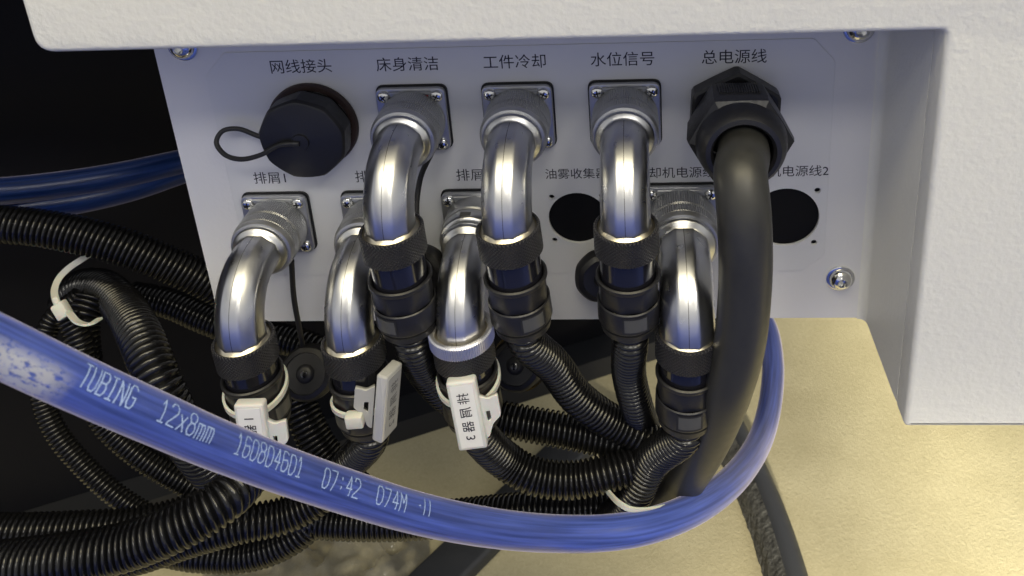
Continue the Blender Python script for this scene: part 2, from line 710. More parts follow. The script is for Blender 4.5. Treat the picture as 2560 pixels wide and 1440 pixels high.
stand = thing('machine_stand', 'black machine stand in the dark behind the hoses, under the white housing', 'machine stand', F0 + Vector((0, 0, -300)))
a0, a1 = F0 - FD * 700, F0 + FD * 262
bm = bmesh.new()
prism(bm, [a0 + FN * 22, a1 + FN * 22, a1 + FN * 400, a0 + FN * 400], -300, 520)
obj('body', bm, M_DARK, stand, world=True)
bm = bmesh.new()
prism(bm, [a0, a1, a1 + FN * 21.7, a0 + FN * 21.7], -299.8, -284)
o = obj('foot_rail', bm, M_LIPB, stand, world=True)

# the white housing: front sheet cut away round the connector panel, with the folded reveal beside it
hous = thing('machine_housing', 'white textured powder coated machine housing cut away around the connector panel', 'machine housing', (135, -55.5, -97))
out = rounded([(-138.8, 500), (-138.8, 51.6), (135.0, 51.6), (135.0, -97.2), (700, -97.2), (700, 500)], [0, 6, 2.2, 1.5, 0, 0])
bm = plate(out, [], -55.5, -44, bev=2.0, seg=3)
obj('front_sheet', bm, M_POWDER, hous, world=True, smooth=40)
bm = bmesh.new()
prof = [(135.2, -44.5), (135.0, -40)] + [(135.0 - 3.5 * (1 - math.cos(t * PI / 16)), -3.5 + 3.2 * math.sin(t * PI / 16)) for t in range(9)]
prof += [(160, 1.5), (160, -44.5)]
vs0 = [bm.verts.new((x, y, -96.2)) for x, y in prof]
vs1 = [bm.verts.new((x, y, 480)) for x, y in prof]
bm.faces.new(vs0)
bm.faces.new(list(reversed(vs1)))
for i in range(len(prof)):
    j = (i + 1) % len(prof)
    bm.faces.new((vs0[i], vs1[i], vs1[j], vs0[j]))
obj('reveal', bm, M_POWDER, hous, world=True, smooth=30)
bm = plate(rounded([(-700, 500), (-700, 76), (-141.5, 76), (-141.5, 500)], [0, 0, 2, 0]), [], -60, -46, bev=2.0, seg=2)
obj('shade_sheet', bm, M_POWDER, hous, world=True, smooth=40)  # unseen sheet, added to keep ceiling light off the left cavity
# inside of the housing above the opening (the panel sheet hangs from it)
bm = bmesh.new()
box(bm, -138, 134, -43.8, -1, 78, 80)
obj('inner_sheet', bm, M_POWDER, hous, world=True)
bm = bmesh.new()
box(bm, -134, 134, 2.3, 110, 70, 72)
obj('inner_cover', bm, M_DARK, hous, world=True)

# ------------------------------------------------------------------ connector panel
ZT, ZB = 0.0, -45.6
XT = [-80, -40, 0, 40, 80]
XB = [-100.6 + 40.22 * i for i in range(6)]
panel = thing('connector_panel', 'light grey connector panel with Chinese port captions, set back under the white housing', 'connector panel', (0, 0, -96))
holes_r = [(XB[3] - 0.3, -46.4, 11.6), (XB[5] + .6, -47.2, 13.0)]
small = [(9.9, -36.5, 1.1), (9.9, -56.5, 1.1), (29.5, -36.5, 1.1), (29.5, -56.5, 1.1), (112.9, -35.3, 1.2), (112.6, -59.0, 1.2), (89.3, -35.3, 1.2), (89.3, -59.0, 1.2)]
hol = [circ(*h) for h in holes_r] + [circ(*h, n=20) for h in small]
bm = plate([(-136.2, -95.9), (131.6, -95.9), (131.6, 84), (-136.2, 84)], hol, 0.0, 0.8)
obj('sheet', bm, M_PANEL, panel, world=True)
lab = [(-118.4, 18.7), (-109.4, 28.1), (108.8, 28.0), (116.8, 19), (117.0, -64.8), (108.5, -72.3), (-108.5, -72.3), (-118.2, -63.5)]
bm = plate(rounded(lab, 1.2, 3), hol, -0.5, -0.004, bev=0.12, seg=1)
lplate = obj('caption_plate', bm, M_LABEL, panel, world=True)
bm = plate([(-112, -86), (128, -86), (128, 24), (-112, 24)], [], 0.85, 2)  # dark sheet standing in for the unlit inside behind the open holes
obj('hole_dark_sheet', bm, M_DARK, panel, world=True)

CAPS = [(XT[0] - 1.0, 19.6, '网线接头', 6.05), (XT[1] - .4, 19.5, '床身清洁', 6.0), (XT[2] - .2, 19.5, '工件冷却', 6.0),
        (XT[3] - .3, 19.5, '水位信号', 6.0), (XT[4] + .3, 19.4, '总电源线', 6.0),
        (XB[0] - .5, -27.9, '排屑1', 5.7), (XB[1] + .2, -28.0, '排屑2', 5.7), (XB[2] + .2, -28.0, '排屑3', 5.7),
        (XB[3] + .1, -27.9, '油雾收集器', 4.9), (XB[4] - 0.6, -28.2, '冷却机电源线1', 5.15), (XB[5] - 0.4, -28.4, '冷却机电源线2', 5.15)]
for x, z, s, size in CAPS:
    bm = text_bm(s, size, offset=0.012)
    for v in bm.verts:
        v.co = Vector((x + v.co.x, -0.53, z + v.co.y))
    obj('caption', bm, M_INK, lplate, world=True)


def dome_screw(x, z):
    bm = bmesh.new()
    M = AX((x, 0, z), (0, -1, 0))
    R = 4.6
    lathe(bm, [(5.6, 0), (5.6, 0.9), (5.2, 1.1), (4.6, 1.1)], M, n=40, cap0=True)
    pr = [(R * math.cos(t), 1.1 + 3.4 * math.sin(t)) for t in [i * PI / 2 / 8 for i in range(7)]]
    lathe(bm, [(4.62, 1.0)] + pr + [(1.9, 4.35)], M, n=36)
    lathe(bm, [(1.9, 4.35), (1.8, 2.2)], M, n=6, cap1=True)
    o = obj('dome_screw', bm, M_CHROME, panel, world=True, smooth=40)
    return o


for x, z in ((123.8, -76.0), (-124.5, 31.0), (124.4, 31.5), (-124.5, -76.0)):
    dome_screw(x, z)


# ------------------------------------------------------------------ angled metal connectors
def flange_mesh(h, plain=False):
    s = h + 3.1
    bm = plate(rounded([(-s, -s), (s, -s), (s, s), (-s, s)], 3.0, 5), [], -3.2, -1.05, bev=0.35, seg=2)
    # raised rim and boss round the socket
    lathe(bm, [(s * .985, 3.2), (s * .985, 3.9), (s * .94, 4.1), (s * .93, 3.15)], AX((0, 0, 0), (0, -1, 0)), n=64) if False else None
    lathe(bm, [(h * 1.22, 3.15), (h * 1.2, 4.4), (h * 1.1, 4.6)], AX((0, 0, 0), (0, -1, 0)), n=64)
    # thin raised bead along the top edge
    rbox(bm, -s * .62, s * .62, -3.75, -3.1, s - 2.3, s - 1.0, .25, 1)
    return bm


def phillips(x, z, h, y=-3.2):
    bm = bmesh.new()
    M = AX((x, y, z), (0, -1, 0))
    R = 2.35
    lathe(bm, [(R, -0.1), (R, 0.5)] + [(R * math.cos(i * PI / 14), 0.5 + 1.15 * math.sin(i * PI / 14)) for i in range(1, 7)], M, n=24, cap1=True)
    a = random.uniform(0, PI / 2)
    for k in range(2):
        c, s = math.cos(a + k * PI / 2), math.sin(a + k * PI / 2)
        box(bm, -1.25, 1.25, -.27, .27, 1.25, 1.72, mi=1, M=M @ Matrix(((c, -s, 0, 0), (s, c, 0, 0), (0, 0, 1, 0), (0, 0, 0, 1))))
    return bm


GC = 'angled cable connectors on the panel'


def connector(x, z, label, k=1.0, h=10.03, variant=None, drop=0.0, tilt=(0, 0), seed=0, win=0.75, red=False, rb=18.0, bar=8.0):
    """flange, knurled coupling rings, 90 degree nickel elbow, knurled nut, barrel, strain relief.
    k: size of the elbow; tilt: sideways / outward lean (mm per mm) of the hanging half"""
    random.seed(seed + 11)
    t = thing('cable_connector', label, 'connector', (x, -0.45, z), GC)
    s = h + 3.1
    bm = plate(rounded([(-s - .5, -s - .3), (s + .5, -s - .3), (s + .5, s + .45), (-s - .5, s + .45)], 3.2, 5), [], -1.0, -0.1)
    obj('gasket', bm, M_RUBBER, t)
    fl = obj('flange', flange_mesh(h), M_ZINC, t, smooth=35)
    if red:
        bm = bmesh.new()
        box(bm, 1.5, 7.0, -3.85, -3.78, h - 1.0, h + .6)
        obj('paint_mark', bm, M_RED, fl)
    for sx, sz in ((-1, 1), (1, 1), (1, -1), (-1, -1)):
        obj('flange_screw', phillips(sx * h, sz * h, h), [M_CHROME, M_PLASTIC], t, smooth=40)
    A = AX((0, 0, 0), (0, -1, 0))
    if variant == 'plain':
        bm = bmesh.new()
        lathe(bm, [(11.9, 3.4), (12.2, 4), (12.2, 10.6), (11.7, 11.2), (10, 11.2)], A, n=64)
        obj('coupling_ring', bm, M_ZINC, t, smooth=35)
        bm = bmesh.new()
        lathe(bm, [(9.5, 11), (11.6, 11.4), (11.9, 12.2), (11.9, 16.6), (11.4, 17.4), (10.6, 17.8), (10.6, 19.5), (9.6, 20.4)], A, n=64)
        lr = obj('lock_ring', bm, M_NICKEL, t, smooth=35)
        bm = bmesh.new()
        box(bm, -3.0, 1.0, -16.6, -14.4, 11.2, 12.2)
        obj('latch_slot', bm, M_CLIP, lr)
    else:
        bm = bmesh.new()
        lathe(bm, [(11.59 * k, 3.6), (12.35 * k, 4.2), (12.35 * k, 11.6), (11.88 * k, 12.2), (10.64 * k, 12.2)], A, teeth=(96, 0.28))
        obj('coupling_ring', bm, M_ZINC, t, smooth=25)
        bm = bmesh.new()
        lathe(bm, [(10.64 * k, 12.4), (11.97 * k, 12.5), (12.35 * k, 13.0), (12.35 * k, 17.2), (12.06 * k, 17.6)], A, teeth=(96, 0.30))
        lathe(bm, [(12.11 * k, 17.55), (11.97 * k, 18.6), (11.59 * k, 19.6), (10.92 * k, 19.9), (9.69 * k, 19.6)], A, n=72)
        obj('lock_ring', bm, M_ZINC, t, smooth=25)
    # elbow
    R = 8.45 * k
    y0, ya = -19.0, -44.8 * (1 if k == 1 else 1.05)
    yb = ya + rb
    zb = -rb
    ze = -(rb + 2.0) - drop
    path = [Vector((0, y0, 0))]
    for i in range(1, 4):
        path.append(Vector((0, y0 + (yb - y0) * i / 3, 0)))
    for i in range(1, 25):
        a = i / 24 * PI / 2
        path.append(Vector((0, yb - rb * math.sin(a), -rb + rb * math.cos(a))))
    end = path[-1]
    dr = Vector((tilt[0], tilt[1], -1)).normalized()
    for i in range(1, 7):
        path.append(end + dr * (i / 6 * (end.z - ze)))
    # section: a round casting with two long flats and a raised parting line along the outside
    nn = 72
    sec = []
    for a in [-0.013, 0.013] + [2 * PI * i / nn for i in range(1, nn)]:
        sg = 2 * PI / 9
        r = 1.02 * (0.5 + 0.5 * math.cos(sg / 2) / math.cos(((a + sg / 2) % sg) - sg / 2))
        sec.append((r * math.cos(a), r * math.sin(a)))
    bm = bmesh.new()
    sweep(bm, path, R, up0=(0, 0, 1), prof=sec)
    bm.faces.ensure_lookup_table()
    for i in range(len(path) - 1):
        bm.faces[i * len(sec)].material_index = 1
    lathe(bm, [(R + 2.1 * k, 17.8), (R + 2.1 * k, 20.6), (R + 1.7 * k, 21.4), (R + .5, 21.9), (R - .2, 23.0)], A, n=64)
    el = obj('elbow', bm, [M_NICKEL, M_SEAM], t, smooth=60)
    NR = 11.0
    E = end + dr * (end.z - ze)
    B = AX(E, dr, up=(0, 1, 0))
    bm = bmesh.new()
    lathe(bm, [(R - .3, -1.6), (R + .5, -.4), (R + 1.4, .1), (NR - 1.35 if k == 1 else NR - .75, .25), (NR - 1.35 if k == 1 else NR - .75, .9)], B, n=64)
    obj('lip', bm, M_LIP, el, smooth=50)
    nh = 10.2
    kr = 1.0 if k == 1 else 1.03
    top = -0.6
    if variant == 'plain':
        bm = bmesh.new()
        lathe(bm, [(10.0, 0.5), (10.0, -2.6), (11.1, -2.8), (11.7, -2.2), (11.7, 2.4), (11.2, 2.9), (10.6, 2.9)], B, teeth=(84, 0.32))
        obj('knurled_ring', bm, M_SILVER, t, smooth=25)
        top = 1.6
    bm = bmesh.new()
    lathe(bm, [(NR - 1.3, top + 1.0), (NR - 1.2, top + .1), (NR - .5, top), (NR * kr, top + .5), (NR * kr, top + nh - .6), (NR * kr - .7, top + nh), (9.2, top + nh + .1)], B, n=72)
    obj('collar_nut', bm, M_KNURL, t, smooth=40)
    b0 = top + nh
    bm = bmesh.new()
    lathe(bm, [(9.4, b0 - .2), (9.4, b0 + bar + 2)], B, n=64)
    obj('barrel', bm, M_BARREL, t, smooth=40)
    g0 = b0 + bar
    bm = bmesh.new()
    lathe(bm, [(9.6, g0 + 1.4), (9.9, g0 + .2), (10.5, g0 - .2), (11.1, g0 + .2), (11.1, g0 + 1.2), (10.6, g0 + 2.0)], B, n=64)
    lathe(bm, [(10.6, g0 + 1.9), (10.6, g0 + 9.4), (10.4, g0 + 9.7)], B, n=64, poly=(8, 0.25, .55))
    lathe(bm, [(10.5, g0 + 9.6), (10.9, g0 + 10.0), (11.0, g0 + 17.6), (10.5, g0 + 18.5), (9.8, g0 + 18.7), (9.8, g0 + 19.3), (10.4, g0 + 19.5), (9.9, g0 + 22.0), (8.6, g0 + 22.9), (7.4, g0 + 23.1), (7.0, g0 + 21)], B, n=64)
    gl = obj('strain_relief', bm, M_PLASTIC, t, smooth=35)
    # the window in the side with its grey locking clip, one front, one turned away
    for wa in (win, win + PI):
        bm = bmesh.new()
        L = uvl(bm)
        rows = []
        for zz in (0, 1):
            rows.append([bm.verts.new(B @ Vector((11.18 * math.cos(wa0), 11.18 * math.sin(wa0), g0 + 11.4 + zz * 5.2))) for wa0 in [wa - .36 + .72 * i / 8 for i in range(9)]])
            rows.append([bm.verts.new(B @ Vector((10.5 * math.cos(wa0), 10.5 * math.sin(wa0), g0 + 11.4 + zz * 5.2))) for wa0 in [wa - .36 + .72 * i / 8 for i in range(9)]])
        for i in range(8):
            bm.faces.new((rows[0][i], rows[0][i + 1], rows[2][i + 1], rows[2][i]))
            bm.faces.new((rows[0][i], rows[0][i + 1], rows[1][i + 1], rows[1][i]))
            bm.faces.new((rows[2][i], rows[2][i + 1], rows[3][i + 1], rows[3][i]))
        bm.faces.new((rows[0][0], rows[1][0], rows[3][0], rows[2][0]))
        bm.faces.new((rows[0][8], rows[1][8], rows[3][8], rows[2][8]))
        obj('locking_clip', bm, M_CLIP, gl, smooth=40)
        bm = bmesh.new()
        fr = []
        for rr, g in ((11.90, .75), (11.90, .05)):
            pass
        N = 10
        def loop(rad, ex, ez):
            o_ = []
            for i in range(N + 1):
                o_.append((wa - .36 - ex + (.72 + 2 * ex) * i / N, g0 + 11.4 - ez))
            for i in range(N + 1):
                o_.append((wa + .36 + ex - (.72 + 2 * ex) * i / N, g0 + 16.6 + ez))
            return [bm.verts.new(B @ Vector((rad * math.cos(a), rad * math.sin(a), zz))) for a, zz in o_]
        l0, l1, = loop(11.13, .07, .75), loop(11.13, .0, .0)
        n_ = len(l0)
        for i in range(n_):
            j = (i + 1) % n_
            bm.faces.new((l0[i], l0[j], l1[j], l1[i]))
        obj('clip_recess', bm, M_RUBBER, gl, smooth=40)
    return dict(t=t, tail=Vector((x, -0.45, z)) + B @ Vector((0, 0, g0 + 22)), dir=dr, B=Matrix.Translation(Vector((x, -0.45, z))) @ B, g0=g0)


cA = connector(XT[1], ZT, 'metal elbow connector under the 床身清洁 caption, with a red paint mark on its flange', seed=1, tilt=(0.03, 0.02), win=-1.1, red=True, bar=9.5)
cB = connector(XT[2], ZT, 'metal elbow connector under the 工件冷却 caption', seed=2, tilt=(0.05, 0.03), win=-2.14, bar=9.5)
cC = connector(XT[3], ZT, 'metal elbow connector under the 水位信号 caption', seed=3, tilt=(0.0, 0.03), win=-1.80, bar=9.5)
cD = connector(XB[0], ZB, 'metal elbow connector below the 排屑1 caption, leftmost in the lower row', seed=4, tilt=(0.02, 0.0), win=-2.9, drop=0.6, bar=6.0)
cE = connector(XB[1], ZB, 'metal elbow connector hanging half behind the 床身清洁 connector, with a frosted tag tied on', seed=5, tilt=(0.02, 0.0), win=-0.9, drop=1.0, bar=6.5)
cF = connector(XB[2], ZB, 'metal elbow connector with a silver knurled ring above its black nut', variant='plain', seed=6, tilt=(0.03, 0.0), win=-2.5, drop=-1.6, bar=4.5)
cG = connector(XB[4], ZB, 'largest metal elbow connector, beside the thick black power cable', k=1.13, h=11.44, seed=7, tilt=(-0.03, 0.0), win=-1.65, drop=-1.0, rb=16.0, bar=6.5)

# ------------------------------------------------------------------ network port cap
CAPX = (-79.6, 0, -2.2)
cap = thing('port_cap', 'round black screw cap on the 网线接头 port, with a thin cord loop', 'port cap', CAPX)
A = AX(CAPX, (0.0, -1, 0))
bm = bmesh.new()
lathe(bm, [(17.0, 0.6), (17.4, 1.0), (17.4, 2.4), (16.9, 3.0), (15, 3.0)], A, n=64)
obj('seal_ring', bm, M_GASKET, cap, world=True, smooth=40)
bm = bmesh.new()
lathe(bm, [(15.2, 2.8), (15.2, 4.2), (16.0, 4.8), (16.6, 6.0), (16.6, 13.0), (15.8, 14.4)], A, n=72, poly=(9, .2, .75))
lathe(bm, [(15.8, 14.4), (14.8, 14.8), (5.0, 15.0), (3.4, 15.3), (3.2, 16.0), (1.4, 16.3)], A, n=72, cap1=True, poly=(9, .2, .5))
obj('cap_body', bm, M_CAP, cap, world=True, smooth=22)
bm = bmesh.new()
P = [A @ Vector((0, 0, 16.4)), at(702, 362, y=-16.6), at(650, 388, y=-16), at(600, 398, y=-14), at(560, 385, y=-11), at(541, 355, y=-8), at(556, 328, y=-6), at(595, 322, y=-5), at(640, 338, y=-4), at(680, 352, y=-4)]
sweep(bm, smooth_path(P, 0.8), 0.95, n=10)
obj('cord', bm, M_RUBBER, cap, world=True, smooth=60)

# ------------------------------------------------------------------ main power gland and cable
gl = thing('cable_gland', 'large black plastic cable gland under the 总电源线 caption', 'cable gland', (80.3, 0, 0))
A = AX((80.3, -0.45, 0), (0, -1, 0))


def hexprism(bm, R, h0, h1, ph, b=1.0, n=6, M=A):
    lathe(bm, [(R - b, h0), (R, h0 + b * .6), (R, h1 - b * .6), (R - b, h1)], M, n=72, poly=(n, ph, .93), cap0=True, cap1=True)


# in AX(., -Y) local x is -X world? keep angles measured from the matrix
bm = bmesh.new()
hexprism(bm, 18.4, 0, 7.5, PI / 2 - .05, 1.2)
obj('lock_nut', bm, M_PLASTIC, gl, world=True, smooth=25)
bm = bmesh.new()
lathe(bm, [(14.5, 7), (14.5, 9)], A, n=64)
lathe(bm, [(15.5, 8.5), (17.6, 9.6), (18.6, 22.0), (18.2, 25.0), (15.8, 26.4)], A, n=72, poly=(6, 0.0, .9))
lathe(bm, [(15.9, 26.0), (15.4, 28.4), (14.4, 31.0), (12.8, 32.8), (11.2, 33.2), (10.2, 32.0), (10.2, 28)], A, n=64)
gn = obj('gland_nut', bm, M_PLASTIC, gl, world=True, smooth=28)
bm = bmesh.new()
for i in range(-8, 9):
    x = i * 0.85
    M = Matrix.Translation(Vector((80.3, -0.55, 0)))
    Mx = M @ Matrix.Translation(Vector((x, -10.6, 15.55))) @ Matrix.Rotation(math.radians(-5), 4, 'X')
    box(bm, -.24, .24, -9.0, 0, -0.6, .55, M=Mx)
obj('grip_ribs', bm, M_PLASTIC, gn, world=True)

P = [Vector((80.3, -22, 0)), Vector((80.3, -33, 0)), at(1851, 435, y=-45), at(1858, 510, y=-51), at(1863, 600, y=-54), at(1863, 700, y=-54), at(1850, 850, y=-54), at(1822, 960, y=-52), at(1780, 1070, y=-44), at(1728, 1165, y=-34), at(1665, 1250, y=-20), at(1580, 1305, y=-6), at(1460, 1328, y=0), at(1330, 1322, y=6)]
bm = bmesh.new()
sweep(bm, smooth_path(P, 2.0), 8.8, n=40)
tag(obj('power_cable', bm, M_CABLE, origin=P[0], smooth=60), 'thickest smooth black power cable, curving down from the large plastic gland', 'power cable')


# ------------------------------------------------------------------ corrugated hoses
GH = 'black corrugated hoses'


def hose(label, P, r=7.6, pitch=2.2, slit=False):
    path0 = smooth_path(P, pitch)
    n = len(path0) - 1
    path = smooth_path(P, pitch / 6.0)
    shape = [0.985, 1.0, 0.985, 0.92, 0.81, 0.90]
    bm = bmesh.new()
    sweep(bm, path, lambda i: r * shape[i % 6] * (1 + 0.006 * math.sin(i * 0.37)), n=22, up0=(0.2, -1, 0.3))
    return tag(obj('corrugated_hose', bm, M_HOSE, origin=P[0], smooth=75), label, 'hose', GH)


def tail(c, *more):
    return [c['tail'] - c['dir'] * 1.0, c['tail'] + c['dir'] * 7] + list(more)


hose('corrugated hose hanging from the 床身清洁 connector, running behind the silver ringed connector', tail(cA, *pts((1065, 925, 598), (1125, 990, 620), (1210, 1035, 640), (1310, 1058, 640), (1430, 1080, 636), (1560, 1110, 630), (1640, 1140, 632), s=34)), r=7.1)
hose('corrugated hose sweeping down right from the 工件冷却 connector', tail(cB, *pts((1385, 915, 590), (1440, 990, 606), (1520, 1050, 618), (1610, 1095, 622), (1690, 1150, 632), s=34)), r=6.9)
hose('corrugated hose dropping straight from the 水位信号 connector behind the largest connector', tail(cC, *pts((1572, 930, 588), (1590, 1010, 608), (1612, 1075, 640), (1630, 1160, 655), s=34)), r=6.6)
hose('corrugated hose curving right from the silver ringed connector with tag 排屑器3', tail(cF, *pts((1262, 1150, 610), (1335, 1190, 612), (1430, 1200, 612), (1530, 1180, 612), (1620, 1150, 618), (1700, 1110, 632), s=34)), r=7.1)
hose('corrugated hose slanting down left from the largest connector to a white cable tie', tail(cG, *pts((1632, 1150, 606), (1592, 1225, 618), (1553, 1282, 636), (1490, 1312, 652), (1400, 1320, 662), s=34)), r=7.1)
hose('corrugated hose lying level behind the printed blue tube, under the white cable tie', pts((1625, 1215, 640), (1560, 1258, 628), (1450, 1272, 622), (1330, 1275, 622), (1180, 1290, 628), (1010, 1305, 632), (860, 1305, 634), (740, 1300, 636), (600, 1330, 640), (480, 1370, 640)), r=7.4)
hose('corrugated hose from the leftmost lower connector, crossing over the others to the bottom left edge', tail(cD, *pts((625, 1180, 585), (560, 1250, 562), (450, 1315, 550), (320, 1365, 545), (180, 1393, 540), (0, 1415, 540), (-90, 1425, 540), (-500, 1460, 545), (-1100, 1480, 560), s=34)), r=8.2)
hose('corrugated hose from the frosted tag connector, bending left beneath the printed blue tube', tail(cE, *pts((868, 1165, 622), (810, 1235, 622), (720, 1285, 616), (600, 1312, 606), (480, 1345, 602), (360, 1385, 602), (220, 1420, 602), (100, 1450, 602), (-150, 1500, 602), (-600, 1540, 610), (-1100, 1560, 620), s=34)), r=6.9)
hose('corrugated hose looping lowest of all below the printed blue tube', pts((820, 1200, 640), (790, 1290, 636), (720, 1350, 632), (620, 1385, 630), (500, 1385, 630), (400, 1370, 634), (300, 1372, 640)), r=7.1)
hose('corrugated hose entering level from the left edge below the blue tube', pts((-1100, 1300, 600), (-600, 1325, 592), (-80, 1328, 590), (60, 1328, 592), (200, 1322, 598), (330, 1312, 606), (450, 1285, 618), (560, 1235, 630)), r=6.9)
hose('corrugated hose sloping from the top of the left edge down behind the panel', pts((-1100, 520, 600), (-600, 540, 604), (-90, 556, 610), (0, 560, 612), (150, 578, 618), (300, 615, 626), (420, 660, 636), (540, 715, 650), (640, 770, 668)), r=7.9)
hose('widest corrugated hose arching down through the dark left of the panel', pts((165, 765, 700), (195, 722, 690), (250, 718, 672), (310, 770, 630), (355, 850, 580), (395, 950, 560), (440, 1050, 564), (500, 1140, 582), (560, 1210, 602)), r=8.2, pitch=2.7)
hose('thinner corrugated hose hanging outermost on the left under the blue tube', pts((200, 740, 650), (130, 800, 645), (105, 890, 640), (105, 990, 640), (140, 1080, 640), (215, 1170, 640), (300, 1245, 640), (390, 1300, 640)), r=4.6, pitch=2.0)
hose('thinner corrugated hose passing under the left white cable tie', pts((170, 790, 622), (200, 850, 622), (215, 940, 624), (255, 1050, 628), (350, 1140, 630), (460, 1205, 634), (560, 1250, 640)), r=5.2, pitch=2.0)
hose('short corrugated hose held in the loop of the left white cable tie', pts((230, 745, 640), (205, 800, 632), (203, 850, 630), (208, 910, 632), (200, 980, 640)), r=7.4)
hose('corrugated hose seen as a glinting strip under the lower left panel corner', pts((330, 740, 690), (420, 758, 688), (520, 800, 684), (620, 835, 680), (720, 850, 676), (800, 880, 672), (880, 940, 670), (930, 1010, 672)), r=6.8)
hose('corrugated hose hanging below the dust cap between two tagged connectors', pts((742, 985, 640), (765, 1050, 636), (800, 1120, 634), (850, 1180, 634), (900, 1230, 640)), r=7.4)

# ------------------------------------------------------------------ blue tubing
TP = pts((-1300, 420, 330), (-800, 545, 322), (-420, 680, 318), (-160, 790, 322), (-60, 838, 328), (0, 866, 333), (100, 914, 340), (200, 961, 350), (300, 1006, 360), (400, 1050, 372), (500, 1094, 386), (600, 1134, 402), (700, 1172, 418), (800, 1207, 434), (900, 1240, 450), (1000, 1271, 466), (1100, 1296, 482), (1200, 1315, 499), (1300, 1328, 516), (1400, 1334, 534), (1500, 1333, 544), (1600, 1320, 554), (1700, 1288, 574), (1790, 1236, 610), (1862, 1165, 668), (1908, 1080, 735), (1928, 990, 785), (1932, 900, 830), (1918, 820, 870), (1890, 770, 895))
tpath = smooth_path(TP, 1.2)
tube = None
bm = bmesh.new()
TR = 6.0
sweep(bm, tpath, TR, n=40, up0=FWD * -1)
tcum = [0]
for i in range(1, len(tpath)):
    tcum.append(tcum[-1] + (tpath[i] - tpath[i - 1]).length)


def project(p):
    d = p - CAM
    return CX + FPX * d.dot(RIGHT) / d.dot(FWD), CY - FPX * d.dot(UP) / d.dot(FWD)


def arc_at(px):
    best = min(range(len(tpath) * 2 // 3), key=lambda i: abs(project(tpath[i])[0] - px))
    return tcum[best]


M_TUBE = tube_mat('blue_tube', (0.085, 0.14, 0.54), (arc_at(-150), arc_at(165), 0.0))
tube = tag(obj('air_tube', bm, M_TUBE, origin=TP[0], smooth=60), 'glossy blue plastic tube with white print, sweeping across in front of the hoses', 'tube')
tfr = frames(tpath, FWD * -1)


GLYPH = {
    'T': [[(0, 1), (1, 1)], [(.5, 1), (.5, 0)]],
    'U': [[(0, 1), (0, .15), (.2, 0), (.8, 0), (1, .15), (1, 1)]],
    'B': [[(0, 0), (0, 1), (.75, 1), (1, .85), (1, .65), (.75, .5), (0, .5)], [(.75, .5), (1, .35), (1, .15), (.75, 0), (0, 0)]],
    'I': [[(.1, 1), (.9, 1)], [(.5, 1), (.5, 0)], [(.1, 0), (.9, 0)]],
    'N': [[(0, 0), (0, 1), (1, 0), (1, 1)]],
    'G': [[(1, .82), (.75, 1), (.25, 1), (0, .8), (0, .2), (.25, 0), (.8, 0), (1, .15), (1, .45), (.55, .45)]],
    '1': [[(.15, .75), (.5, 1), (.5, 0)], [(.15, 0), (.85, 0)]],
    '2': [[(0, .8), (.2, 1), (.8, 1), (1, .8), (1, .6), (0, .1), (0, 0), (1, 0)]],
    '4': [[(.75, 0), (.75, 1), (0, .33), (1, .33)]],
    '6': [[(1, .85), (.75, 1), (.25, 1), (0, .75), (0, .15), (.25, 0), (.75, 0), (1, .15), (1, .4), (.75, .55), (0, .5)]],
    '7': [[(0, 1), (1, 1), (.35, 0)]],
    '8': [[(.25, .52), (0, .7), (0, .85), (.25, 1), (.75, 1), (1, .85), (1, .7), (.75, .52), (.25, .52), (0, .35), (0, .15), (.25, 0), (.75, 0), (1, .15), (1, .35), (.75, .52)]],
    '0': [[(.25, 0), (0, .2), (0, .8), (.25, 1), (.75, 1), (1, .8), (1, .2), (.75, 0), (.25, 0)]],
    'x': [[(.05, 0), (.95, .65)], [(.05, .65), (.95, 0)]],
    'm': [[(0, 0), (0, .66), (.4, .66), (.5, .55), (.5, 0)], [(.5, .55), (.6, .66), (.9, .66), (1, .55), (1, 0)]],
    'M': [[(0, 0), (0, 1), (.5, .45), (1, 1), (1, 0)]],
    ':': [[(.5, .66), (.5, .78)], [(.5, .2), (.5, .32)]],
    '-': [[(.5, .52), (.75, .52)]],
    '|': [[(.5, 0), (.5, 1)]],
}


def tube_text(text, px0, px1, h0=-0.4, size=5.2, lw=0.18):
    """ink-jet print: pen strokes laid on the tube's surface"""
    s0, s1 = arc_at(px0), arc_at(px1)
    adv = (s1 - s0) / (len(text) - 0.3)
    b = bmesh.new()

    def put(u, h):
        i = min(range(len(tcum)), key=lambda q: abs(tcum[q] - u))
        p, T, N, Bn = tfr[i]
        p = p + T * (u - tcum[i])
        view = CAM - p
        view = (view - T * view.dot(T)).normalized()
        upv = view.cross(T).normalized()
        if upv.dot(UP) < 0:
            upv = -upv
        th = h / TR
        return p + (view * math.cos(th) + upv * math.sin(th)) * (TR + 0.05)
    rng = random.Random(len(text))
    for n_, ch in enumerate(text):
        dy = rng.uniform(-.12, .12)
        for line in GLYPH[ch]:
            P2 = [Vector((s0 + (n_ + x * .7) * adv, h0 + dy + y * size)) for x, y in line]
            for a, c in zip(P2[:-1], P2[1:]):
                d = c - a
                k = max(2, int(d.length / 0.7))
                d.normalize()
                nrm = Vector((-d.y, d.x)) * lw
                a_, c_ = a - d * lw * .8, c + d * lw * .8
                prev = None
                for q in range(k + 1):
                    m = a_.lerp(c_, q / k)
                    cur = (b.verts.new(put(m.x + nrm.x, m.y + nrm.y)), b.verts.new(put(m.x - nrm.x, m.y - nrm.y)))
                    if prev:
                        b.faces.new((prev[0], prev[1], cur[1], cur[0]))
                    prev = cur
    o = obj('printed_text', b, M_PRINT, tube)
    o.data.transform(Matrix.Translation(-Vector(TP[0]) * MM))
    return o


